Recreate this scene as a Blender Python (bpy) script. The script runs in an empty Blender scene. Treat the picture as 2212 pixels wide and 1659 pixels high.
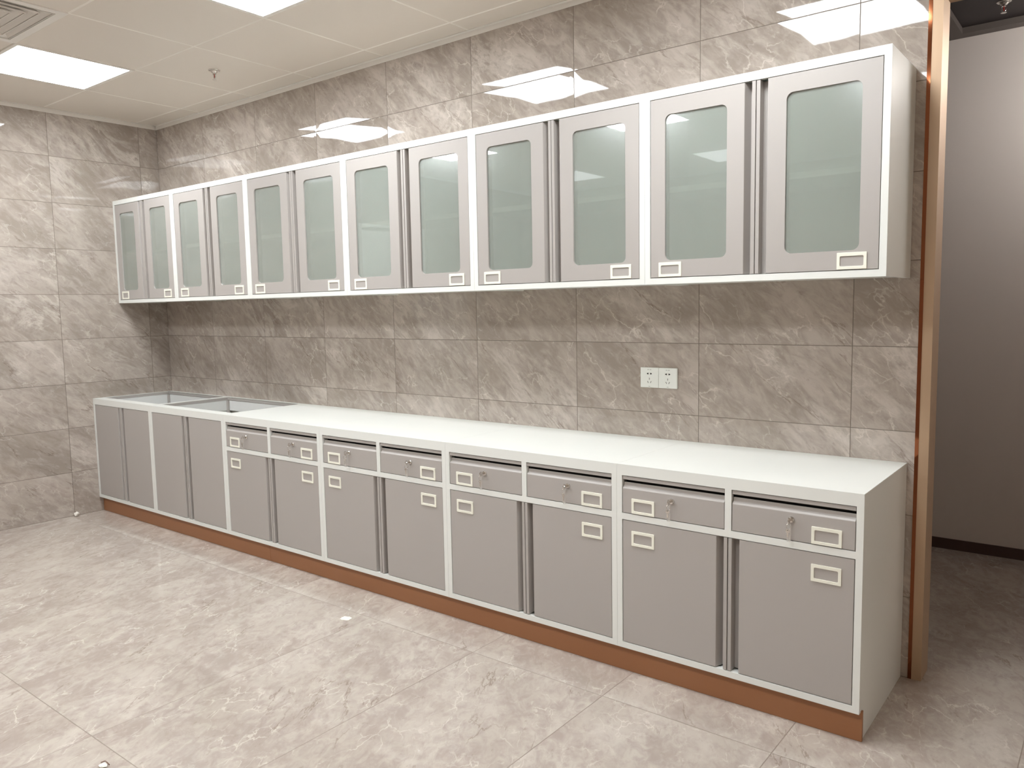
import bpy, bmesh, math, random
from mathutils import Vector, Matrix

# ------------------------------------------------------------------ camera, world, exposure
sc = bpy.context.scene
COL = sc.collection
sc.view_settings.view_transform = 'Standard'
sc.view_settings.look = 'None'
sc.view_settings.exposure = 0.0
sc.view_settings.gamma = 1.0
sc.view_settings.use_curve_mapping = False

cam = bpy.data.cameras.new('camera')
camo = bpy.data.objects.new('camera', cam)
COL.objects.link(camo)
cam.sensor_width = 36.0
cam.lens = 27.695
cam.clip_start = 0.02
_r = (0.78741, 0.61616, -0.018255)
_u = (-0.046026, 0.088298, 0.99503)
_f = (-0.61471, 0.782656, -0.097887)
M = Matrix(((_r[0], _u[0], -_f[0], 5.5957), (_r[1], _u[1], -_f[1], -3.0249),
            (_r[2], _u[2], -_f[2], 1.3659), (0, 0, 0, 1)))
camo.matrix_world = M
sc.camera = camo

world = bpy.data.worlds.new('world')
sc.world = world
world.use_nodes = True
world.node_tree.nodes['Background'].inputs[0].default_value = (0.0, 0.0, 0.0, 1)
world.node_tree.nodes['Background'].inputs[1].default_value = 0.0
sc.cycles.max_bounces = 14
sc.cycles.diffuse_bounces = 8
sc.cycles.glossy_bounces = 6

LAMP = 29.0           # radiance of the ceiling panels
CORRIDOR_FILL = 95.0  # radiance of the added corridor fill light

# ------------------------------------------------------------------ geometry of the place (metres)
HC = 2.7023          # ceiling
YEND = -5.549        # wall behind the camera
XEND = 6.6036        # wall on the right, out of frame
XDOOR = 5.018        # end of the tiled wall, start of the doorway casing
LEFT_TILT = math.radians(-1.3)

# ------------------------------------------------------------------ node helpers
def srgb(r, g, b):
    def c(v):
        v /= 255.0
        return v / 12.92 if v <= 0.04045 else ((v + 0.055) / 1.055) ** 2.4
    return (c(r), c(g), c(b), 1.0)

class NT:
    def __init__(s, name):
        s.m = bpy.data.materials.new(name)
        s.m.use_nodes = True
        s.t = s.m.node_tree
        s.b = s.t.nodes['Principled BSDF']
    def n(s, kind, **kw):
        x = s.t.nodes.new(kind)
        for k, v in kw.items():
            setattr(x, k, v)
        return x
    def put(s, sock, v):
        if isinstance(v, bpy.types.NodeSocket):
            s.t.links.new(v, sock)
        else:
            sock.default_value = v
    def math(s, op, a, b=0.0, c=None, clamp=False):
        x = s.n('ShaderNodeMath', operation=op, use_clamp=clamp)
        s.put(x.inputs[0], a); s.put(x.inputs[1], b)
        if c is not None: s.put(x.inputs[2], c)
        return x.outputs[0]
    def mix(s, f, a, b, mode='MIX'):
        x = s.n('ShaderNodeMix', data_type='RGBA', blend_type=mode)
        s.put(x.inputs[0], f); s.put(x.inputs[6], a); s.put(x.inputs[7], b)
        return x.outputs[2]
    def noise(s, vec, scale, detail=4, rough=.5, dist=0.0):
        x = s.n('ShaderNodeTexNoise')
        s.put(x.inputs['Vector'], vec)
        x.inputs['Scale'].default_value = scale
        x.inputs['Detail'].default_value = detail
        x.inputs['Roughness'].default_value = rough
        x.inputs['Distortion'].default_value = dist
        return x.outputs[0]
    def ramp(s, f, lo, hi):
        x = s.n('ShaderNodeMapRange', interpolation_type='SMOOTHSTEP')
        s.put(x.inputs[0], f)
        x.inputs[1].default_value = lo; x.inputs[2].default_value = hi
        return x.outputs[0]
    def ridge(s, f, width):
        d = s.math('ABSOLUTE', s.math('SUBTRACT', f, 0.5))
        return s.math('SUBTRACT', 1.0, s.ramp(d, 0.0, width))

def paint(name, col, rough=.4, metal=0.0, spec=.5, coat=0.0, grain=0.0, bump=0.0):
    k = NT(name)
    b = k.b
    b.inputs['Base Color'].default_value = col
    b.inputs['Roughness'].default_value = rough
    b.inputs['Metallic'].default_value = metal
    b.inputs['Specular IOR Level'].default_value = spec
    b.inputs['Coat Weight'].default_value = coat
    tc = k.n('ShaderNodeTexCoord')
    n1 = k.noise(tc.outputs['Object'], 900.0, 2)
    n2 = k.noise(tc.outputs['Object'], 3.0, 3)
    f = k.math('ADD', k.math('MULTIPLY', n1, grain), k.math('MULTIPLY', n2, 0.05))
    dark = tuple(c * .8 for c in col[:3]) + (1,)
    k.put(b.inputs['Base Color'], k.mix(f, col, dark))
    if bump:
        bn = k.n('ShaderNodeBump')
        bn.inputs['Strength'].default_value = 1.0
        bn.inputs['Distance'].default_value = bump
        k.put(bn.inputs['Height'], n1)
        k.put(b.inputs['Normal'], bn.outputs[0])
    return k.m

def tile_mat(name, au, av, su, sv, ou, ov, angle, base_dark, base_light, vein_col, crack_col,
             grout_col, rough, veins=1.0, cracks=1.0, net=.3, wave=1.0, stretch=2.4, grout=.0016, coat=0.0):
    k = NT(name)
    b = k.b
    tc = k.n('ShaderNodeTexCoord')
    sp = k.n('ShaderNodeSeparateXYZ')
    k.put(sp.inputs[0], tc.outputs['Object'])
    u = sp.outputs[au]; v = sp.outputs[av]
    uu = k.math('DIVIDE', k.math('SUBTRACT', u, ou), su)
    vv = k.math('DIVIDE', k.math('SUBTRACT', v, ov), sv)
    iu = k.math('FLOOR', uu); iv = k.math('FLOOR', vv)
    fu = k.math('FRACT', uu); fv = k.math('FRACT', vv)
    du = k.math('MULTIPLY', k.math('SUBTRACT', .5, k.math('ABSOLUTE', k.math('SUBTRACT', fu, .5))), su)
    dv = k.math('MULTIPLY', k.math('SUBTRACT', .5, k.math('ABSOLUTE', k.math('SUBTRACT', fv, .5))), sv)
    dmin = k.math('MINIMUM', du, dv)
    gm = k.math('SUBTRACT', 1.0, k.ramp(dmin, grout * .45, grout * 1.15))
    cell = k.n('ShaderNodeCombineXYZ')
    k.put(cell.inputs[0], iu); k.put(cell.inputs[1], iv)
    wn = k.n('ShaderNodeTexWhiteNoise', noise_dimensions='3D')
    k.put(wn.inputs['Vector'], cell.outputs[0])
    off = k.n('ShaderNodeVectorMath', operation='SCALE')
    k.put(off.inputs[0], wn.outputs['Color']); off.inputs['Scale'].default_value = 37.0
    pc = k.n('ShaderNodeCombineXYZ')
    k.put(pc.inputs[0], u); k.put(pc.inputs[1], v)
    add = k.n('ShaderNodeVectorMath', operation='ADD')
    k.put(add.inputs[0], pc.outputs[0]); k.put(add.inputs[1], off.outputs[0])
    mp = k.n('ShaderNodeMapping', vector_type='TEXTURE')
    k.put(mp.inputs['Vector'], add.outputs[0])
    mp.inputs['Rotation'].default_value = (0, 0, angle)
    mp.inputs['Scale'].default_value = (stretch, 1, 1)
    p = mp.outputs[0]
    q = add.outputs[0]
    big = k.noise(p, 4.0, 8, .66, .25)
    fine = k.noise(p, 26.0, 5, .62, .8)
    base = k.mix(k.ramp(k.math('ADD', big, k.math('MULTIPLY', k.math('SUBTRACT', fine, .5), .75)), .32, .68), base_dark, base_light)
    tint = k.noise(q, 5.0, 3, .5)
    base = k.mix(k.math('MULTIPLY', k.ramp(tint, .35, .7), .35), base, tuple(c * t for c, t in zip(base_dark[:3], (1.05, 1.06, 1.02))) + (1,))
    # pale veins, broken up by a slow mask
    vn = k.noise(p, 5.0, 10, .68, .55)
    gate = k.ramp(k.noise(p, 3.4, 4, .55, .2), .48, .66)
    soft = k.math('MULTIPLY', k.ridge(vn, .075), gate)
    sharp = k.math('MULTIPLY', k.ridge(vn, .010), k.ramp(k.noise(p, 6.0, 3), .52, .68))
    vm = k.math('MULTIPLY', k.math('ADD', k.math('MULTIPLY', soft, .55), k.math('MULTIPLY', sharp, .35)), veins, clamp=True)
    col = k.mix(vm, base, vein_col)
    # fine net of hairline veins across the grain
    mq = k.n('ShaderNodeMapping', vector_type='TEXTURE')
    k.put(mq.inputs['Vector'], q)
    mq.inputs['Rotation'].default_value = (0, 0, angle)
    mq.inputs['Scale'].default_value = (1.7, 1, 1)
    wob = k.n('ShaderNodeTexNoise')
    k.put(wob.inputs['Vector'], mq.outputs[0])
    wob.inputs['Scale'].default_value = 7.0
    wob.inputs['Detail'].default_value = 5
    wob.inputs['Roughness'].default_value = .6
    wv = k.n('ShaderNodeVectorMath', operation='SCALE')
    k.put(wv.inputs[0], wob.outputs['Color']); wv.inputs['Scale'].default_value = .13
    wa = k.n('ShaderNodeVectorMath', operation='ADD')
    k.put(wa.inputs[0], mq.outputs[0]); k.put(wa.inputs[1], wv.outputs[0])
    def crackle(scale, width):
        v = k.n('ShaderNodeTexVoronoi', feature='DISTANCE_TO_EDGE')
        k.put(v.inputs['Vector'], wa.outputs[0])
        v.inputs['Scale'].default_value = scale
        return k.math('SUBTRACT', 1.0, k.ramp(v.outputs['Distance'], 0.0, width))
    g1 = k.ramp(k.noise(p, 5.0, 5, .6, .2), .50, .66)
    g2 = k.ramp(k.noise(q, 7.0, 5, .6, .2), .50, .68)
    hm = k.math('ADD', k.math('MULTIPLY', crackle(7.0, .022), g1), k.math('MULTIPLY', crackle(17.0, .05), g2))
    hm = k.math('MULTIPLY', hm, net, clamp=True)
    col = k.mix(hm, col, vein_col)
    # dark hairline cracks along the grain
    mc = k.n('ShaderNodeMapping', vector_type='TEXTURE')
    k.put(mc.inputs['Vector'], q)
    mc.inputs['Rotation'].default_value = (0, 0, angle)
    mc.inputs['Scale'].default_value = (stretch * 2.3, 1, 1)
    cn = k.noise(mc.outputs[0], 4.5, 7, .6, .1)
    cm = k.math('MULTIPLY', k.math('MULTIPLY', k.ridge(cn, .010), k.ramp(k.noise(p, 7.0, 4), .50, .66)), cracks * .8)
    col = k.mix(cm, col, crack_col)
    # pits and specks
    sm = k.math('MULTIPLY', k.ramp(k.noise(p, 42.0, 4, .7), .60, .74), .35)
    col = k.mix(sm, col, crack_col)
    sm2 = k.math('MULTIPLY', k.ramp(k.noise(p, 34.0, 5, .7, .6), .6, .74), .3)
    col = k.mix(sm2, col, vein_col)
    col = k.mix(k.math('MULTIPLY', gm, .85), col, grout_col)
    k.put(b.inputs['Base Color'], col)
    k.put(b.inputs['Roughness'], k.math('ADD', rough, k.math('MULTIPLY', gm, .5)))
    b.inputs['Coat Weight'].default_value = coat
    b.inputs['Coat Roughness'].default_value = .02
    # polished face: slightly pillowed, slightly uneven, each tile its own unevenness
    pil = k.math('MULTIPLY', k.math('POWER', k.math('SUBTRACT', 1.0, k.math('DIVIDE', k.math('MINIMUM', dmin, .06), .06)), 2.0), -.00065 * wave)
    slow = k.math('MULTIPLY', k.noise(q, 3.0, 2, .45), .0006 * wave)
    h = k.math('ADD', pil, slow)
    h = k.math('SUBTRACT', h, k.math('MULTIPLY', gm, .0006))
    bn = k.n('ShaderNodeBump')
    bn.inputs['Strength'].default_value = 1.0
    bn.inputs['Distance'].default_value = 1.0
    k.put(bn.inputs['Height'], h)
    k.put(b.inputs['Normal'], bn.outputs[0])
    if coat: k.put(b.inputs['Coat Normal'], bn.outputs[0])
    return k.m

def emitter(name, col, strength):
    k = NT(name)
    k.b.inputs['Base Color'].default_value = (.8, .8, .8, 1)
    k.b.inputs['Emission Color'].default_value = col
    k.b.inputs['Emission Strength'].default_value = strength
    return k.m

MAT = {}
MAT['wall_back'] = tile_mat('marble wall tile', 0, 2, .6, .3, .0012, 0.0, math.radians(-42),
    srgb(156, 145, 136), srgb(186, 175, 166), srgb(222, 213, 204), srgb(116, 101, 90), srgb(96, 84, 74), .03, net=.55, wave=1.0, veins=.75, cracks=.7)
MAT['wall_left'] = tile_mat('marble wall tile side', 1, 2, .6, .3, -.1331, 0.0, math.radians(-38),
    srgb(152, 141, 132), srgb(180, 169, 160), srgb(216, 207, 198), srgb(116, 101, 90), srgb(96, 84, 74), .03, net=.4, wave=1.0, veins=.8, cracks=.8)
MAT['floor'] = tile_mat('marble floor tile', 0, 1, .6, 1.2, -.004, -.762, math.radians(118),
    srgb(164, 151, 143), srgb(186, 176, 166), srgb(208, 199, 189), srgb(130, 115, 103), srgb(132, 118, 105), .055,
    veins=.55, cracks=.8, net=.75, wave=.12, stretch=1.6)
MAT['ceiling'] = paint('ceiling panel enamel', srgb(226, 218, 208), .45)
MAT['ceiling_trim'] = paint('ceiling edge trim', srgb(232, 228, 222), .35)
MAT['white'] = paint('white powder coat', srgb(228, 229, 224), .32, grain=.05)
MAT['inner'] = paint('cabinet inside coat', srgb(222, 222, 220), .4)
MAT['grey'] = paint('grey powder coat', srgb(175, 169, 164), .34, grain=.3, bump=.00004)
MAT['holder'] = paint('ivory plastic', srgb(238, 236, 222), .35)
MAT['kick'] = paint('brown satin board', srgb(156, 106, 70), .38)
MAT['dark'] = paint('dark void', srgb(40, 34, 32), .7)
MAT['chrome'] = paint('chrome', (.75, .73, .70, 1), .12, metal=1.0)
MAT['bronze'] = paint('brushed bronze', srgb(190, 162, 134), .46, metal=.45)
MAT['bronze_mirror'] = paint('polished bronze edge', srgb(140, 84, 56), .08, metal=1.0)
MAT['corridor_wall'] = paint('corridor paint', srgb(205, 196, 190), .6)
MAT['corridor_dark'] = paint('corridor dark ceiling', srgb(38, 30, 30), .6)
MAT['corridor_grey'] = paint('corridor ceiling border', srgb(92, 84, 79), .6)
MAT['brown_skirt'] = paint('dark brown skirting', srgb(72, 48, 42), .4)
MAT['plain_wall'] = paint('beige wall out of view', srgb(178, 164, 152), .5)
MAT['pale_wall'] = paint('plain wall out of view', srgb(216, 204, 190), .6)
MAT['ceiling_seam_lit'] = paint('ceiling bevel lamplight tint', srgb(244, 240, 232), .3)  # lamplight caught by the bevels, put in as a paler colour
MAT['outlet'] = paint('outlet plastic', srgb(236, 238, 232), .28)
MAT['mark'] = paint('grey print', srgb(120, 118, 112), .5)
MAT['slot'] = paint('slot black', srgb(26, 24, 24), .6)
MAT['slot_grey'] = paint('slot shutter grey', srgb(104, 102, 96), .6)
MAT['paper'] = paint('scrap paper', srgb(236, 230, 220), .5)
MAT['scrap'] = paint('scrap brown', srgb(120, 90, 76), .5)
MAT['lamp'] = emitter('lit diffuser', (.95, 1.0, 1.03, 1), LAMP)
MAT['lamp_dim'] = emitter('nearly unlit diffuser', (.95, 1.0, 1.03, 1), 3.0)
MAT['corridor_fill'] = emitter('corridor fill diffuser', (1.0, .98, .95, 1), CORRIDOR_FILL)

def glass_mat():
    k = NT('frosted cabinet glass')
    b = k.b
    b.inputs['Base Color'].default_value = srgb(218, 226, 218)
    b.inputs['Roughness'].default_value = .17
    b.inputs['IOR'].default_value = 1.45
    b.inputs['Transmission Weight'].default_value = .70
    b.inputs['Coat Weight'].default_value = 1.0
    b.inputs['Coat Roughness'].default_value = .015
    b.inputs['Coat IOR'].default_value = 1.75
    tc = k.n('ShaderNodeTexCoord')
    n = k.noise(tc.outputs['Object'], 260, 2)
    k.put(b.inputs['Base Color'], k.mix(k.math('MULTIPLY', n, .35), srgb(218, 226, 218), srgb(204, 212, 204)))
    return k.m
MAT['glass'] = glass_mat()
def clear_mat():
    k = NT('clear plastic')
    b = k.b
    b.inputs['Base Color'].default_value = (.95, .93, .9, 1)
    b.inputs['Roughness'].default_value = .12
    b.inputs['Transmission Weight'].default_value = .8
    b.inputs['IOR'].default_value = 1.4
    return k.m
MAT['clear'] = clear_mat()
def bulb_mat():
    k = NT('red glass bulb')
    k.b.inputs['Base Color'].default_value = srgb(150, 40, 30)
    k.b.inputs['Roughness'].default_value = .1
    return k.m
MAT['bulb'] = bulb_mat()

# ------------------------------------------------------------------ mesh builder
class MB:
    def __init__(s):
        s.bm = bmesh.new()
    def box(s, x0, x1, y0, y1, z0, z1):
        v = [s.bm.verts.new(p) for p in ((x0, y0, z0), (x1, y0, z0), (x1, y1, z0), (x0, y1, z0),
                                         (x0, y0, z1), (x1, y0, z1), (x1, y1, z1), (x0, y1, z1))]
        for f in ((0, 3, 2, 1), (4, 5, 6, 7), (0, 1, 5, 4), (1, 2, 6, 5), (2, 3, 7, 6), (3, 0, 4, 7)):
            s.bm.faces.new([v[i] for i in f])
        return s
    def prism(s, pts, axis, a, b):
        """closed polygon pts (2-D) extruded along axis: 'x' -> (y,z), 'y' -> (x,z), 'z' -> (x,y)"""
        def P(p, t):
            return {'x': (t, p[0], p[1]), 'y': (p[0], t, p[1]), 'z': (p[0], p[1], t)}[axis]
        A = [s.bm.verts.new(P(p, a)) for p in pts]
        B = [s.bm.verts.new(P(p, b)) for p in pts]
        n = len(pts)
        s.bm.faces.new(A); s.bm.faces.new(B[::-1])
        for i in range(n):
            j = (i + 1) % n
            s.bm.faces.new((A[i], B[i], B[j], A[j]))
        return s
    def ring(s, outer, inner, axis, a, b):
        """a frame between two loops with the same number of points"""
        def P(p, t):
            return {'x': (t, p[0], p[1]), 'y': (p[0], t, p[1]), 'z': (p[0], p[1], t)}[axis]
        O0 = [s.bm.verts.new(P(p, a)) for p in outer]; I0 = [s.bm.verts.new(P(p, a)) for p in inner]
        O1 = [s.bm.verts.new(P(p, b)) for p in outer]; I1 = [s.bm.verts.new(P(p, b)) for p in inner]
        n = len(outer)
        for i in range(n):
            j = (i + 1) % n
            s.bm.faces.new((O0[i], O0[j], I0[j], I0[i]))
            s.bm.faces.new((O1[i], I1[i], I1[j], O1[j]))
            s.bm.faces.new((O0[i], O1[i], O1[j], O0[j]))
            s.bm.faces.new((I0[i], I0[j], I1[j], I1[i]))
        return s
    def lathe(s, prof, cx, cy, cz, n=24, axis='z'):
        rows = []
        for r, h in prof:
            row = []
            for i in range(n):
                t = 2 * math.pi * i / n
                a, b_ = r * math.cos(t), r * math.sin(t)
                if axis == 'z': row.append(s.bm.verts.new((cx + a, cy + b_, cz + h)))
                else: row.append(s.bm.verts.new((cx + a, cy + h, cz + b_)))
            rows.append(row)
        for k in range(len(rows) - 1):
            for i in range(n):
                j = (i + 1) % n
                s.bm.faces.new((rows[k][i], rows[k][j], rows[k + 1][j], rows[k + 1][i]))
        s.bm.faces.new(rows[0][::-1]); s.bm.faces.new(rows[-1])
        return s
    def tube(s, path, r, n=8, closed=False):
        pts = [Vector(p) for p in path]
        m = len(pts); rows = []
        for i, p in enumerate(pts):
            d = (pts[(i + 1) % m] - pts[i - 1]) if closed else (pts[min(i + 1, m - 1)] - pts[max(i - 1, 0)])
            d.normalize()
            a = d.orthogonal().normalized() if i == 0 else (a - d * a.dot(d)).normalized()
            c = d.cross(a)
            rows.append([s.bm.verts.new(p + a * (r * math.cos(2 * math.pi * k / n)) + c * (r * math.sin(2 * math.pi * k / n))) for k in range(n)])
        for i in range(m if closed else m - 1):
            R0, R1 = rows[i], rows[(i + 1) % m]
            for k in range(n):
                j = (k + 1) % n
                s.bm.faces.new((R0[k], R0[j], R1[j], R1[k]))
        if not closed:
            s.bm.faces.new(rows[0][::-1]); s.bm.faces.new(rows[-1])
        return s
    def build(s, name, mat, parent=None, bevel=0.0, smooth=False, shift=None):
        bmesh.ops.recalc_face_normals(s.bm, faces=s.bm.faces[:])
        me = bpy.data.meshes.new(name)
        if shift is not None:
            bmesh.ops.translate(s.bm, verts=s.bm.verts[:], vec=[-c for c in shift])
        if smooth:
            for f in s.bm.faces: f.smooth = True
        s.bm.to_mesh(me); s.bm.free()
        me.materials.append(MAT[mat])
        o = bpy.data.objects.new(name, me)
        COL.objects.link(o)
        if parent is not None: o.parent = parent
        if bevel:
            md = o.modifiers.new('edge', 'BEVEL')
            md.width = bevel; md.segments = 2; md.limit_method = 'ANGLE'; md.angle_limit = math.radians(40)
        return o

def tag(o, label=None, cat=None, group=None, kind=None):
    if label: o['label'] = label
    if cat: o['category'] = cat
    if group: o['group'] = group
    if kind: o['kind'] = kind
    return o
def thing(name, label, cat, loc=(0, 0, 0), group=None):
    o = bpy.data.objects.new(name, None); COL.objects.link(o)
    o.empty_display_size = .05
    o.location = loc
    return tag(o, label, cat, group)
def struct(o):
    o['kind'] = 'structure'
    return o
def rrect(x0, x1, z0, z1, r, n=6):
    pts = []
    for cx, cz, a0 in ((x1 - r, z1 - r, 0), (x0 + r, z1 - r, 90), (x0 + r, z0 + r, 180), (x1 - r, z0 + r, 270)):
        for i in range(n + 1):
            t = math.radians(a0 + 90 * i / n)
            pts.append((cx + r * math.cos(t), cz + r * math.sin(t)))
    return pts
def rect_like(x0, x1, z0, z1, n=6):
    """rectangle outline with the same point count and order as rrect"""
    pts = []
    for (cx, cz), (sx, sz) in (((x1, z1), (0, 0)), ((x0, z1), (0, 0)), ((x0, z0), (0, 0)), ((x1, z0), (0, 0))):
        pts += [(cx, cz)] * (n + 1)
    return pts

# ------------------------------------------------------------------ the room shell
struct(MB().box(-.4, 9.6, YEND - .1, 2.0, -.1, 0).build('floor', 'floor'))
wb = struct(MB().box(-.15, XDOOR, 0, .112, 0, 2.86).box(XDOOR, 6.2, 0, .112, 2.385, 2.86)
            .box(6.2, XEND + .1, 0, .112, 0, 2.86).build('wall_back', 'wall_back'))
wl = MB().box(-.1, 0, -2.60, .05, 0, 2.86).box(-.1, 0, YEND - .2, -3.48, 0, 2.86).box(-.1, 0, -3.48, -2.60, 2.16, 2.86)
wl = struct(wl.build('wall_left', 'wall_left'))
wl.rotation_euler = (0, 0, LEFT_TILT)
struct(MB().box(XEND, XEND + .1, YEND - .1, 0, 0, 2.86).build('wall_right', 'pale_wall'))
struct(MB().box(-.3, XEND + .1, YEND - .1, YEND, 0, 2.86).build('wall_front', 'plain_wall'))
# white door in the left wall (out of frame, mirrored in the glass)
d2 = MB().box(-.07, -.03, -3.475, -2.605, .005, 2.155).build('door_2', 'white', bevel=.003)
d2.rotation_euler = (0, 0, LEFT_TILT); struct(d2)
MB().box(-.03, .004, -2.625, -2.60, 0, 2.16).box(-.03, .004, -3.48, -3.455, 0, 2.16).box(-.03, .004, -3.48, -2.60, 2.135, 2.16).build('door_frame', 'white', d2)
MB().tube([(-.03, -2.70, 1.02), (.02, -2.70, 1.02), (.02, -2.82, 1.02)], .009).build('door_handle', 'chrome', d2, smooth=True)

# doorway casing in the back wall
dr = MB()
dr.box(XDOOR + .012, XDOOR + .044, -.0015, .002, 0, 2.372)                      # face of the casing
dr.box(XDOOR + .040, XDOOR + .044, .002, .112, 0, 2.372)                        # reveal
dr.box(XDOOR + .040, 6.16, -.0015, .002, 2.372, 2.404).box(XDOOR + .044, 6.156, .002, .112, 2.368, 2.372)
dr.box(6.156, 6.188, -.0015, .002, 0, 2.372).box(6.156, 6.16, .002, .112, 0, 2.372)
door = struct(dr.build('door_1', 'bronze'))
MB().box(XDOOR, XDOOR + .012, -.003, .006, 0, 2.416).box(XDOOR + .012, 6.2, -.003, .006, 2.404, 2.416)\
    .box(6.188, 6.2, -.003, .006, 0, 2.404).build('polished_edge', 'bronze_mirror', door)

# ceiling of square metal panels, open where the lights and the vent sit
LIGHTS = [(i, j) for j in (0, 1, 2) for i in (1, 4, 7)]      # cell indices (x, row pair)
cells_light = {(1 + 3 * a, 1 + 3 * b) for a in range(3) for b in range(3)}
VENTS = {(2, 2)}
CX0, CY0, S = .0036, -.149, .6
ce = MB()
def panel(mb, x0, x1, y0, y1, bev=.006):
    z = HC
    lo = [(x0 + bev, y0 + bev), (x1 - bev, y0 + bev), (x1 - bev, y1 - bev), (x0 + bev, y1 - bev)]
    up = [(x0, y0), (x1, y0), (x1, y1), (x0, y1)]
    L = [mb.bm.verts.new((p[0], p[1], z)) for p in lo]
    U = [mb.bm.verts.new((p[0], p[1], z + .0035)) for p in up]
    T = [mb.bm.verts.new((p[0], p[1], z + .02)) for p in up]
    mb.bm.faces.new(L); mb.bm.faces.new(T)
    for i in range(4):
        j = (i + 1) % 4
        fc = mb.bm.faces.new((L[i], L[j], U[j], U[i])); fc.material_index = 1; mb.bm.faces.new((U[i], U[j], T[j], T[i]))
for i in range(11):
    x0 = CX0 + S * i
    panel(ce, x0, x0 + S, CY0, -.0005)
    for j in range(9):
        if (i, j) in cells_light or (i, j) in VENTS: continue
        y1 = CY0 - S * j
        panel(ce, x0, x0 + S, y1 - S, y1)
ce.box(-.3, CX0, YEND, 0, HC, HC + .02)
ceo = struct(ce.build('ceiling', 'ceiling'))
ceo.data.materials.append(MAT['ceiling_seam_lit'])
struct(MB().box(-.3, XEND + .1, YEND - .1, .0, 2.86, 2.92).build('ceiling_slab', 'dark'))
# L-shaped edge trim under the ceiling
struct(MB().prism([(0, HC - .026), (0, HC), (-.020, HC), (-.020, HC - .003), (-.003, HC - .003), (-.003, HC - .026)], 'x', -.05, XEND)
       .build('trim_1', 'ceiling_trim'))
t2 = struct(MB().prism([(0, HC - .026), (0, HC), (.020, HC), (.020, HC - .003), (.003, HC - .003), (.003, HC - .026)], 'y', YEND, .0)
            .build('trim_2', 'ceiling_trim'))
t2.rotation_euler = (0, 0, LEFT_TILT)

# the corridor beyond the doorway
struct(MB().box(3.0, 9.6, 1.753, 1.85, 0, 2.86).build('wall_corridor_far', 'corridor_wall'))
struct(MB().box(2.9, 3.0, .112, 1.85, 0, 2.86).build('wall_corridor_left', 'corridor_wall'))
struct(MB().box(9.5, 9.6, 0, 1.85, 0, 2.86).box(XEND + .1, 9.6, -.1, .112, 0, 2.86).build('wall_corridor_right', 'corridor_wall'))
struct(MB().box(3.0, 9.5, 1.743, 1.753, 0, .058).build('baseboard_corridor', 'brown_skirt', bevel=.001))
struct(MB().box(3.0, 4.855, .112, 1.753, HC, HC + .05).box(4.855, 9.5, 1.675, 1.753, HC, HC + .05)
       .box(4.855, 9.5, .112, .19, HC, HC + .05).build('ceiling_corridor_border', 'corridor_grey'))
struct(MB().box(4.855, 9.5, .19, 1.675, HC + .03, HC + .06).build('ceiling_corridor', 'corridor_dark'))

# ------------------------------------------------------------------ ceiling lights and vent
def ceiling_light(i, j, label):
    x0 = CX0 + S * i; y1 = CY0 - S * j
    cx, cy = x0 + S / 2, y1 - S / 2
    t = thing('ceiling_light', label, 'ceiling light', (cx, cy, HC), 'square panel lights set in the ceiling')
    h = S / 2 - .002
    MB().ring([(-h, -h), (h, -h), (h, h), (-h, h)], [(-.278, -.278), (.278, -.278), (.278, .278), (-.278, .278)], 'z', -.003, .012)\
        .build('frame', 'ceiling_trim', t, bevel=.001)
    MB().box(-.2775, .2775, -.2775, .2775, -.0022, .006).build('diffuser', 'lamp_dim' if j == 7 else 'lamp', t)
    return t
where = {(1, 1): 'square lit ceiling panel at the left, touching the corner of the louvred vent',
         (4, 1): 'square lit ceiling panel cut by the top edge of the photo, right of the vent',
         (7, 1): 'square ceiling light by the doorway end, seen as the reflection above the last wall cabinet',
         (1, 4): 'square ceiling light behind the viewer in the middle row, at the far left wall end',
         (4, 4): 'square ceiling light behind the viewer at the middle of the middle row',
         (7, 4): 'square ceiling light behind the viewer in the middle row, at the doorway end',
         (1, 7): 'nearly unlit square ceiling light in the rearmost row, at the left wall end',
         (4, 7): 'nearly unlit square ceiling light at the middle of the rearmost row',
         (7, 7): 'nearly unlit square ceiling light in the rearmost row, at the doorway end'}
for (i, j), lb in where.items():
    ceiling_light(i, j, lb)
cl = thing('corridor_fill_light', 'added box light out of frame, brightening the corridor wall beyond the doorway', 'ceiling light', (5.98, 1.05, HC + .03))  # unseen light, added to brighten the far corridor wall
MB().box(-.31, .31, -.058, .058, -.392, -.382).box(-.31, .31, -.06, .06, -.30, -.28).tube([(-.25, 0, -.28), (-.25, 0, 0)], .004).tube([(.25, 0, -.28), (.25, 0, 0)], .004).build('housing', 'ceiling_trim', cl)  # lower plate added to hold the fill light off the floor
MB().box(-.30, .30, -.05, .05, -.38, -.301).build('diffuser', 'corridor_fill', cl)

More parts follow.
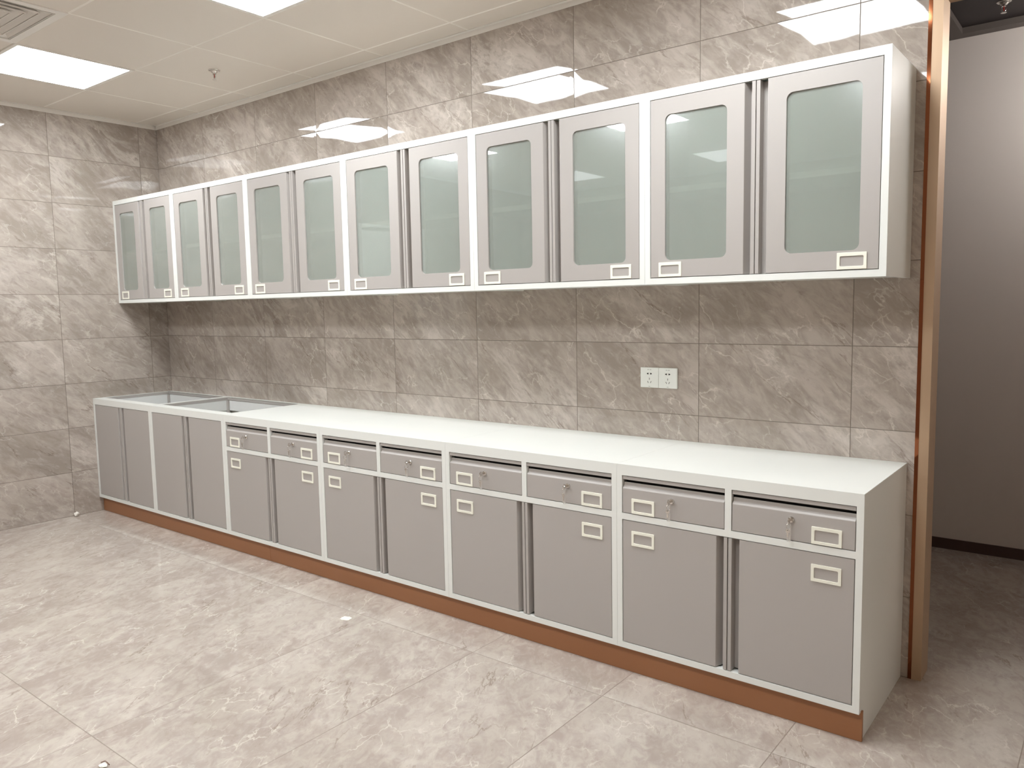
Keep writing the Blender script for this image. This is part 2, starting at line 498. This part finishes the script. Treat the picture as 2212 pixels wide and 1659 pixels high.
vx, vy = CX0 + S * 2.5, CY0 - S * 2.5
vt = thing('air_vent', 'square louvred air vent with nested angled blades in the ceiling corner of the photo', 'air vent', (vx, vy, HC))
def sq(h): return [(-h, -h), (h, -h), (h, h), (-h, h)]
MB().ring(sq(.299), sq(.262), 'z', -.004, .004).build('frame', 'ceiling_trim', vt, bevel=.0015)
MB().ring(sq(.275), sq(.262), 'z', .004, .12).box(-.275, .275, -.275, .275, .12, .125).build('duct', 'dark', vt)
for k in range(6):
    r0 = .256 - k * .042                     # lower outer edge of the blade
    r1 = r0 - .038
    if r1 < .012: r1 = .012
    mb = MB()
    A = [mb.bm.verts.new((p[0], p[1], .000)) for p in sq(r0)]
    B = [mb.bm.verts.new((p[0], p[1], .034)) for p in sq(r1)]
    C = [mb.bm.verts.new((p[0], p[1], .036)) for p in sq(r1)]
    D = [mb.bm.verts.new((p[0], p[1], .002)) for p in sq(r0)]
    for i in range(4):
        j = (i + 1) % 4
        mb.bm.faces.new((A[i], A[j], B[j], B[i])); mb.bm.faces.new((D[i], C[i], C[j], D[j]))
        mb.bm.faces.new((A[i], D[i], D[j], A[j])); mb.bm.faces.new((B[i], B[j], C[j], C[i]))
    mb.ring(sq(r0 + .0015), sq(r0 - .0010), 'z', -.0040, .0020)
    mb.build('louver', 'ceiling_trim', vt)

def sprinkler(x, y, z, label):
    t = thing('fire_sprinkler', label, 'sprinkler', (x, y, z))
    MB().lathe([(.032, 0), (.031, -.003), (.022, -.0045), (.021, 0)], 0, 0, 0, 28).build('escutcheon', 'chrome', t, smooth=True)
    MB().lathe([(.0195, 0), (.0195, -.008), (.014, -.014), (.010, -.017), (.010, -.021)], 0, 0, 0, 20).build('body', 'chrome', t, smooth=False)
    for s in (-1, 1):
        MB().tube([(s * .0095, 0, -.019), (s * .0105, 0, -.028), (s * .0095, 0, -.036), (s * .005, 0, -.044), (0, 0, -.047)], .0017).build('arm', 'chrome', t, smooth=True)
    MB().lathe([(.0012, -.021), (.0026, -.025), (.0028, -.034), (.0014, -.043)], 0, 0, 0, 12).build('bulb', 'bulb', t, smooth=True)
    MB().lathe([(.004, -.046), (.004, -.049), (.0125, -.0495), (.0125, -.0505), (.003, -.0515)], 0, 0, 0, 20).build('deflector', 'chrome', t)
    return t
sprinkler(1.522, -.465, HC, 'chrome fire sprinkler with red bulb hanging from the pale ceiling panels')
sprinkler(5.065, 1.401, HC + .03, 'dim fire sprinkler on the dark corridor ceiling beyond the doorway')

# ------------------------------------------------------------------ cabinets
SEAM_B = [-.012, .7639, 1.5843, 2.4375, 3.2911, 4.1429, 4.9953]
SEAM_U = [-.012, .7676, 1.5743, 2.4298, 3.2879, 4.1391, 4.9869]
D, HT, HB = .5665, .7889, .0990          # base: depth, top, underside of the frame
DU, ZT, ZB = .3440, 2.1419, 1.4388       # wall units
GAP = .0025

def holder(x0, z0, yf, parent, w=.0915, h=.0545):
    x1, z1 = x0 + w, z0 + h
    m = MB().ring(rrect(x0, x1, z0, z1, .003), rrect(x0 + .0095, x1 - .0095, z0 + .0095, z1 - .0105, .004), 'y', yf - .0032, yf)
    m.ring(rrect(x0 + .0080, x1 - .0080, z0 + .0080, z1 - .0090, .004), rrect(x0 + .0105, x1 - .0105, z0 + .0105, z1 - .0115, .004), 'y', yf - .0022, yf)
    return m.build('label_holder', 'holder', parent, bevel=.0008)

def door_profile(a, m, yf, right=False):
    """plan outline of a door leaf; a = hinge side, m = meeting line"""
    pts = [(a, yf), (m - .0415, yf), (m - .0402, yf + .0008), (m - .0290, yf + .0330), (m - .0140, yf + .0338), (m - .0140, yf - .0006),
           (m - .0016, yf - .0006), (m - .0016, yf + .0370), (a, yf + .0370)]
    return pts
def mirror(pts, m):
    return [(2 * m - x, y) for x, y in pts]

def leaf(a, m, z0, z1, yf, side, parent):
    P = door_profile(a, m, yf) if side == 'L' else mirror(door_profile(2 * m - a, m, yf), m)
    return MB().prism(P, 'z', z0, z1).build('door', 'grey', parent, bevel=.0012)

def glass_leaf(a, m, z0, z1, yf, side, parent, gx0, gx1, gz0, gz1):
    """grey steel frame with a rounded window, finger groove along the meeting edge"""
    sgn = 1 if side == 'L' else -1
    e = m - sgn * .0415                                  # end of the flat part
    lo, hi = min(a, e), max(a, e)
    mb = MB()
    n = 6
    ou = rect_like(lo, hi, z0, z1, n); inn = rrect(gx0, gx1, gz0, gz1, .022, n)
    # flat part: frame around the window
    def V(p, y): return mb.bm.verts.new((p[0], y, p[1]))
    for y, flip in ((yf, False), (yf + .0370, True)):
        I = [V(p, y) for p in inn]
        C = {}
        for q, c in enumerate(((hi, z1), (lo, z1), (lo, z0), (hi, z0))): C[q] = V(c, y)
        for q in range(4):
            base = q * (n + 1)
            for i in range(n):
                mb.bm.faces.new((C[q], I[base + i], I[base + i + 1]))
            nx = (q + 1) % 4
            mb.bm.faces.new((C[q], I[base + n], I[(base + n + 1) % len(I)], C[nx]))
        if not flip: I0, C0 = I, C
        else: I1, C1 = I, C
    for i in range(len(inn)):
        j = (i + 1) % len(inn)
        mb.bm.faces.new((I0[i], I0[j], I1[j], I1[i]))
    for q in range(4):
        nx = (q + 1) % 4
        mb.bm.faces.new((C0[q], C0[nx], C1[nx], C1[q]))
    P = [(m - .0415, yf), (m - .0402, yf + .0008), (m - .0290, yf + .0330), (m - .0140, yf + .0338), (m - .0140, yf - .0006),
         (m - .0016, yf - .0006), (m - .0016, yf + .0370), (m - .0415, yf + .0370)]
    if side == 'R': P = mirror(P, m)
    mb.prism(P, 'z', z0, z1)
    d = mb.build('door', 'grey', parent)
    MB().prism(rrect(gx0 - .006, gx1 + .006, gz0 - .006, gz1 + .006, .02), 'y', yf + .006, yf + .010).build('glass_pane', 'glass', d)
    return d

def lock(x, z, yf, parent):
    MB().lathe([(.0095, 0), (.0095, -.004), (.008, -.0062), (.0035, -.0066)], x, yf, z, 24, 'y').build('lock', 'chrome', parent, smooth=False)

def key(x, z, yf, label, lean):
    """flat key in the lock, with a second key and a clear tag hanging from its bow"""
    t = thing('drawer_key', label, 'key', (x, yf - .0066, z), 'keys left in the drawer locks')
    a = math.radians(lean)
    mb = MB()
    # blade stub and bow, bow lies in the plane facing sideways
    mb.box(-.0012, .0012, -.010, .001, -.0035, .0035)
    mb.ring([(-.010 + .0085 * math.cos(k * math.pi / 6) - .008, .0105 * math.sin(k * math.pi / 6)) for k in range(12)],
            [(-.019 + .0032 * math.cos(k * math.pi / 6), .0035 + .0028 * math.sin(k * math.pi / 6)) for k in range(12)], 'x', -.0013, .0013)
    mb.build('key_bow', 'chrome', t)
    rr = .0115
    MB().tube([(math.sin(a) * 0 + .0 + rr * math.sin(u) * .35, -.020 + rr * math.sin(u) * .6, -.006 - rr + rr * math.cos(u)) for u in [2 * math.pi * i / 20 for i in range(20)]],
              .0008, 6, True).build('key_ring', 'chrome', t, smooth=True)
    # second key hanging
    m2 = MB()
    m2.ring([(-.002 + .007 * math.cos(k * math.pi / 6), -.031 + .0075 * math.sin(k * math.pi / 6)) for k in range(12)],
            [(-.002 + .0025 * math.cos(k * math.pi / 6), -.028 + .0025 * math.sin(k * math.pi / 6)) for k in range(12)], 'y', -.0225, -.0205)
    m2.prism([(-.005, -.037), (.001, -.037), (.001, -.050), (-.002, -.054), (-.005, -.050)], 'y', -.0225, -.0205)
    m2.build('spare_key', 'chrome', t, bevel=.0003)
    tagp = rrect(-.0065, .0065, -.066, -.026, .003)
    MB().prism(tagp, 'y', -.0190, -.0172).build('plastic_tag', 'clear', t, bevel=.0004)
    return t

def base_cabinet(i, label, kind):
    x0, x1 = SEAM_B[i], SEAM_B[i + 1]
    if i == 0: x0 = -.010
    m = (x0 + x1) / 2
    t = thing('base_cabinet' if kind == 'drawers' else 'sink_cabinet', label, 'cabinet', (m, -D / 2, 0),
              'white base cabinets with grey doors in a row along the tiled wall')
    O = (m, -D / 2, 0)
    g = .0004
    def B(mb, name, mat, par=None, bevel=0.0, **kw):
        return mb.build(name, mat, par or t, bevel=bevel, shift=O, **kw)
    a, b = x0 + g, x1 - g
    yf = -D
    last = (i == 5)
    # carcass
    c = MB()
    c.box(a, a + .018, yf + .018, -.002, HB, HT - .0013)
    if last:
        c.prism([(yf + .018, HT - .0013), (yf + .018, HB + .002), (-.5275, HB + .002), (-.5275, 0), (-.002, 0), (-.002, HT - .0013)], 'x', b - .018, b)
        c.box(a, a + .018, -.50, -.002, 0, HB)
    else:
        c.box(b - .018, b, yf + .018, -.002, HB, HT - .0013)
        c.box(a, a + .018, -.50, -.002, 0, HB)
    c.box(a + .018, b - .018, yf + .018, -.002, HB, HB + .018)
    c.box(a + .018, b - .018, -.008, -.002, HB + .018, HT - .019 if kind == 'drawers' else .700)
    B(c, 'carcass', 'white', bevel=.001)
    # front frame
    f = MB()
    f.box(a, a + .0215, yf, yf + .0178, HB, HT - .0013)
    f.box(b - .0215, b, yf, yf + .0178, HB, HT - .0013)
    f.box(a + .0215, b - .0215, yf, yf + .0178, HB, .1210)
    if kind == 'drawers':
        f.box(a + .0215, b - .0215, yf, yf + .0178, .5860, .6090)
        f.box(m - .0115, m + .0115, yf, yf + .0178, .6090, .7490)
    f.box(a + .0215, b - .0215, yf, yf + .0178, .7490, HT - .0013)
    B(f, 'front_frame', 'white')
    if kind == 'drawers':
        tp = MB().box(a, b, yf, -.001, HT - .0012, HT)
        tp.box(a + .019, b - .019, yf + .019, -.009, HT - .0182, HT - .0012)
        B(tp, 'top_panel', 'white')
        ztop = .5860
    else:
        tp = MB().box(a, b, yf, -.497, HT - .0012, HT).box(a + .019, b - .019, yf + .019, -.497, HT - .016, HT - .0012)
        tp.box(a, b, -.031, -.002, HT - .0012, HT)
        tp.box(a, a + .019, -.497, -.031, HT - .0012, HT)
        tp.box(b - .019, b, -.497, -.031, HT - .0012, HT)
        B(tp, 'top_rim', 'white')
        ap = MB()
        ap.box(a + .022, a + .024, -.48, -.046, .700, HT - .022)
        ap.box(b - .024, b - .022, -.48, -.046, .700, HT - .022)
        ap.box(a + .045, b - .045, -.036, -.034, .700, HT - .022)
        B(ap, 'inner_apron', 'inner')
        ed = MB().ring([(a + .019, -.497), (b - .019, -.497), (b - .019, -.031), (a + .019, -.031)],
                       [(a + .0205, -.4955), (b - .0205, -.4955), (b - .0205, -.0325), (a + .0205, -.0325)], 'z', HT - .020, HT - .0032)
        B(ed, 'folded_edge', 'grey')
        B(MB().box(a + .019, a + .043, -.046, -.034, .200, HT - .024), 'corner_post', 'grey')
        B(MB().box(b - .043, b - .019, -.046, -.034, .200, HT - .024), 'corner_post', 'grey')
        ztop = .7490
    # dark inside behind the door gaps
    zt, zb = ztop - GAP, .1210 + GAP
    for side in 'LR':
        h = a + .0215 + GAP if side == 'L' else b - .0215 - GAP
        dd = (lambda P: MB().prism(P, 'z', zb, zt))(door_profile(h, m, yf + .001) if side == 'L' else mirror(door_profile(2 * m - h, m, yf + .001), m))
        dd = B(dd, 'door', 'grey', bevel=.0012)
        if kind == 'drawers':
            w = .0915
            hx = h + .037 if side == 'L' else h - .037 - w
            hh = MB()
            z0, z1 = .4930, .5480
            hh.ring(rrect(hx, hx + w, z0, z1, .002), rrect(hx + .0095, hx + w - .0095, z0 + .0095, z1 - .0105, .004), 'y', yf - .0022, yf + .001)
            B(hh, 'label_holder', 'holder', dd, bevel=.0007)
    if kind == 'drawers':
        for side in 'LR':
            xa = a + .0215 + GAP if side == 'L' else m + .0115 + GAP
            xb = m - .0115 - GAP if side == 'L' else b - .0215 - GAP
            y = yf + .001
            prof = [(y, .6090 + GAP), (y, .7010), (y + .0010, .7030), (y + .0090, .7090), (y + .0105, .7120), (y + .0120, .7225), (y + .0140, .7230), (y + .0150, .7120), (y + .0190, .6090 + GAP)]
            dw = B(MB().prism(prof, 'x', xa, xb), 'drawer', 'grey', bevel=.0008)
            lip = [(y + .0030, .7490 - GAP), (y + .0010, .7360), (y + .0030, .7335), (y + .0180, .7335), (y + .0180, .7350), (y + .0035, .7365), (y + .0050, .7490 - GAP)]
            B(MB().prism(lip, 'x', xa, xb), 'drawer_lip', 'grey', dw)
            B(MB().box(xa, xb, y + .030, y + .032, .700, .7490), 'slot_shade_sheet', 'slot', dw)  # black sheet standing in for the shade inside the finger slot
            w = .0915
            hx = xa + .0375 if side == 'L' else xb - .0375 - w
            z0, z1 = .6125, .6675
            B(MB().ring(rrect(hx, hx + w, z0, z1, .002), rrect(hx + .0095, hx + w - .0095, z0 + .0095, z1 - .0105, .004), 'y', y - .0032, y), 'label_holder', 'holder', dw, bevel=.0007)
            lx = (xa + xb) / 2
            B(MB().lathe([(.0100, 0), (.0100, -.004), (.0085, -.0066), (.0030, -.0068)], lx + .002, y, .6790, 24, 'y'), 'lock', 'chrome', dw)
            key(lx + .002, .6790, y, KEYS[(i, side)], 0)
    return t

ORD = {2: 'third base cabinet from left',
       3: 'fourth base cabinet from left', 4: 'fifth base cabinet from left',
       5: 'base cabinet nearest the doorway'}
KEYS = {}
for i in (2, 3, 4, 5):
    KEYS[(i, 'L')] = 'key with clear tag in left drawer of the ' + ORD[i]
    KEYS[(i, 'R')] = 'key with clear tag in right drawer of the ' + ORD[i]

base_cabinet(0, 'open-topped white sink cabinet with two grey doors, tucked in the left corner of the room', 'sink')
base_cabinet(1, 'open-topped white sink cabinet with two grey doors, second from the left corner', 'sink')
base_cabinet(2, 'white base cabinet with two grey drawers over doors, third from left beside the open tops', 'drawers')
base_cabinet(3, 'white base cabinet with two grey drawers over doors, fourth from the left corner', 'drawers')
base_cabinet(4, 'white base cabinet with two grey drawers over doors, fifth from left, below the power outlets', 'drawers')
base_cabinet(5, 'white base cabinet nearest the doorway with its whole side panel showing', 'drawers')

def wall_cabinet(i, label):
    x0, x1 = SEAM_U[i], SEAM_U[i + 1]
    if i == 0: x0 = -.007
    m = (x0 + x1) / 2
    t = thing('wall_cabinet', label, 'cabinet', (m, -DU / 2, ZB), 'white wall cabinets with frosted glass doors in a row')
    O = (m, -DU / 2, ZB)
    g = .0004
    a, b = x0 + g, x1 - g
    yf = -DU
    def B(mb, name, mat, par=None, bevel=0.0, **kw):
        return mb.build(name, mat, par or t, bevel=bevel, shift=O, **kw)
    c = MB().box(a, a + .016, yf + .018, -.002, ZB, ZT).box(b - .016, b, yf + .018, -.002, ZB, ZT)
    c.box(a + .016, b - .016, yf + .018, -.002, ZB + .004, ZB + .018).box(a + .016, b - .016, yf + .018, -.002, ZT - .016, ZT)
    c.box(a + .016, b - .016, -.008, -.002, ZB + .018, ZT - .016)
    B(c, 'carcass', 'white', bevel=.001)
    f = MB().box(a, a + .0220, yf, yf + .0178, ZB, ZT).box(b - .0220, b, yf, yf + .0178, ZB, ZT)
    f.box(a + .0220, b - .0220, yf, yf + .0178, ZB, ZB + .0225).box(a + .0220, b - .0220, yf, yf + .0178, ZT - .0290, ZT)
    B(f, 'front_frame', 'white')
    B(MB().box(a + .018, b - .018, yf + .0395, -.010, 1.774, 1.796), 'shelf', 'white', bevel=.002)
    z0, z1 = ZB + .0225 + GAP, ZT - .0290 - GAP
    for side in 'LR':
        h = a + .0220 + GAP if side == 'L' else b - .0220 - GAP
        if side == 'L': gx0, gx1 = h + .0585, m - .1030
        else: gx0, gx1 = m + .1030, h - .0585
        tmp_y = yf + .001
        d = glass_leaf(h, m, z0, z1, tmp_y, side, t, gx0, gx1, 1.5260, 2.0520)
        for o in [d] + list(d.children):
            for v in o.data.vertices:
                v.co.x -= O[0]; v.co.y -= O[1]; v.co.z -= O[2]
        w = .0915
        hx = h + .0335 if side == 'L' else h - .0335 - w
        zz0, zz1 = 1.4655, 1.5190
        B(MB().ring(rrect(hx, hx + w, zz0, zz1, .002), rrect(hx + .0095, hx + w - .0095, zz0 + .0095, zz1 - .0115, .004), 'y', tmp_y - .0032, tmp_y),
          'label_holder', 'holder', d, bevel=.0007)
    return t
for i, lb in enumerate(['white wall cabinet with two frosted glass doors, in the left corner above the sink cabinet',
                        'white wall cabinet with frosted glass doors, second from the left corner',
                        'white wall cabinet with frosted glass doors, third from the left corner',
                        'white wall cabinet with frosted glass doors, fourth from the left corner',
                        'white wall cabinet with frosted glass doors, fifth from left, second from the doorway',
                        'white wall cabinet nearest the doorway with its side panel showing']):
    wall_cabinet(i, lb)

# toe kick: two boards meeting under the third cabinet
MAT_K = 'kick'
k1 = MB().box(-.010, 1.9385, -.541, -.529, .0005, .0985).build('toe_kick', 'kick', bevel=.0008)
tag(k1, 'shorter brown toe kick board under the leftmost base cabinets', 'toe kick', 'brown toe kick boards')
k2 = MB().box(1.9395, 4.9985, -.541, -.529, .0005, .0985).build('toe_kick', 'kick', bevel=.0008)
tag(k2, 'longer brown toe kick board running to the doorway end of the cabinets', 'toe kick', 'brown toe kick boards')

# ------------------------------------------------------------------ power outlets
def outlet(x0, label):
    w, z0, z1 = .0862, 1.0083, 1.0948
    cx = x0 + w / 2; cz = (z0 + z1) / 2
    t = thing('power_outlet', label, 'power outlet', (cx, -.001, cz), 'pair of white power outlets on the tiled wall')
    O = (cx, -.001, cz)
    MB().box(-w / 2 + .0003, w / 2 - .0003, -.0085, 0, z0 - cz, z1 - cz).build('faceplate', 'outlet', t, bevel=.0018)
    for s in (-1, 1):
        MB().prism([(s * .0040, .0130), (s * .0040, .0205), (s * .0115, .0185), (s * .0115, .0150)], 'y', -.0092, -.0080).build('round_slot', 'slot', t)
        c, q = (s * .0068, -.0195)[0], -.0195
        dx, dz = math.sin(math.radians(28)) * .0045 * s, math.cos(math.radians(28)) * .0045
        nx, nz = math.cos(math.radians(28)) * .0011, -math.sin(math.radians(28)) * .0011 * s
        MB().prism([(c + dx - nx, q + dz - nz), (c + dx + nx, q + dz + nz), (c - dx + nx, q - dz + nz), (c - dx - nx, q - dz - nz)], 'y', -.0092, -.0080).build('angled_slot', 'slot_grey', t)
    MB().box(-.0011, .0011, -.0092, -.0080, -.0095, -.0010).build('earth_slot', 'slot_grey', t)
    mk = MB()
    for x in (-.0080, -.0055, -.0030, .0030, .0055, .0080):          # small grey print near the top, too small to read
        mk.box(x - .0008, x + .0008, -.0088, -.0080, .0330, .0352)
    for x in (-.0030, -.0010, .0010, .0030):
        mk.box(x - .0008, x + .0008, -.0088, -.0080, -.0385, -.0370)
    mk.build('printed_marks', 'mark', t)
outlet(3.9352, 'left one of the two white five-hole power outlets on the tiled wall')
outlet(4.0220, 'right one of the two white five-hole power outlets on the tiled wall')

# ------------------------------------------------------------------ scraps on the floor
def scrap(name, x, y, size, seed, mat, label, cat, flat=.4):
    rnd = random.Random(seed)
    bm = bmesh.new()
    bmesh.ops.create_icosphere(bm, subdivisions=2, radius=1)
    for v in bm.verts:
        k = rnd.uniform(.62, 1.15)
        v.co = Vector((v.co.x * k * size, v.co.y * k * size * .8, max(-flat * size * .9, v.co.z * k * size * flat)))
    zmin = min(v.co.z for v in bm.verts)
    for v in bm.verts: v.co.z -= zmin
    me = bpy.data.meshes.new(name); bm.to_mesh(me); bm.free()
    me.materials.append(MAT[mat])
    o = bpy.data.objects.new(name, me); COL.objects.link(o); o.location = (x, y, .0003)
    tag(o, label, cat)
    return o
scrap('crumpled_foil', .012, -.735, .021, 3, 'paper', 'tiny crumpled white scrap at the foot of the left wall', 'litter', .8)
s = scrap('paper_scrap', 2.912, -.835, .028, 5, 'paper', 'small flat white scrap on the floor tiles in front of the fourth base cabinet', 'litter', .06)
s = scrap('plastic_scrap', 3.205, -2.022, .016, 9, 'paper', 'small torn scrap on the floor at the bottom left edge of the photo', 'litter', .3)
MB().tube([(-.022, .004, .004), (-.010, .012, .009), (.004, .010, .011), (.016, .012, .006)], .0016, 6).build('torn_strip', 'scrap', s)
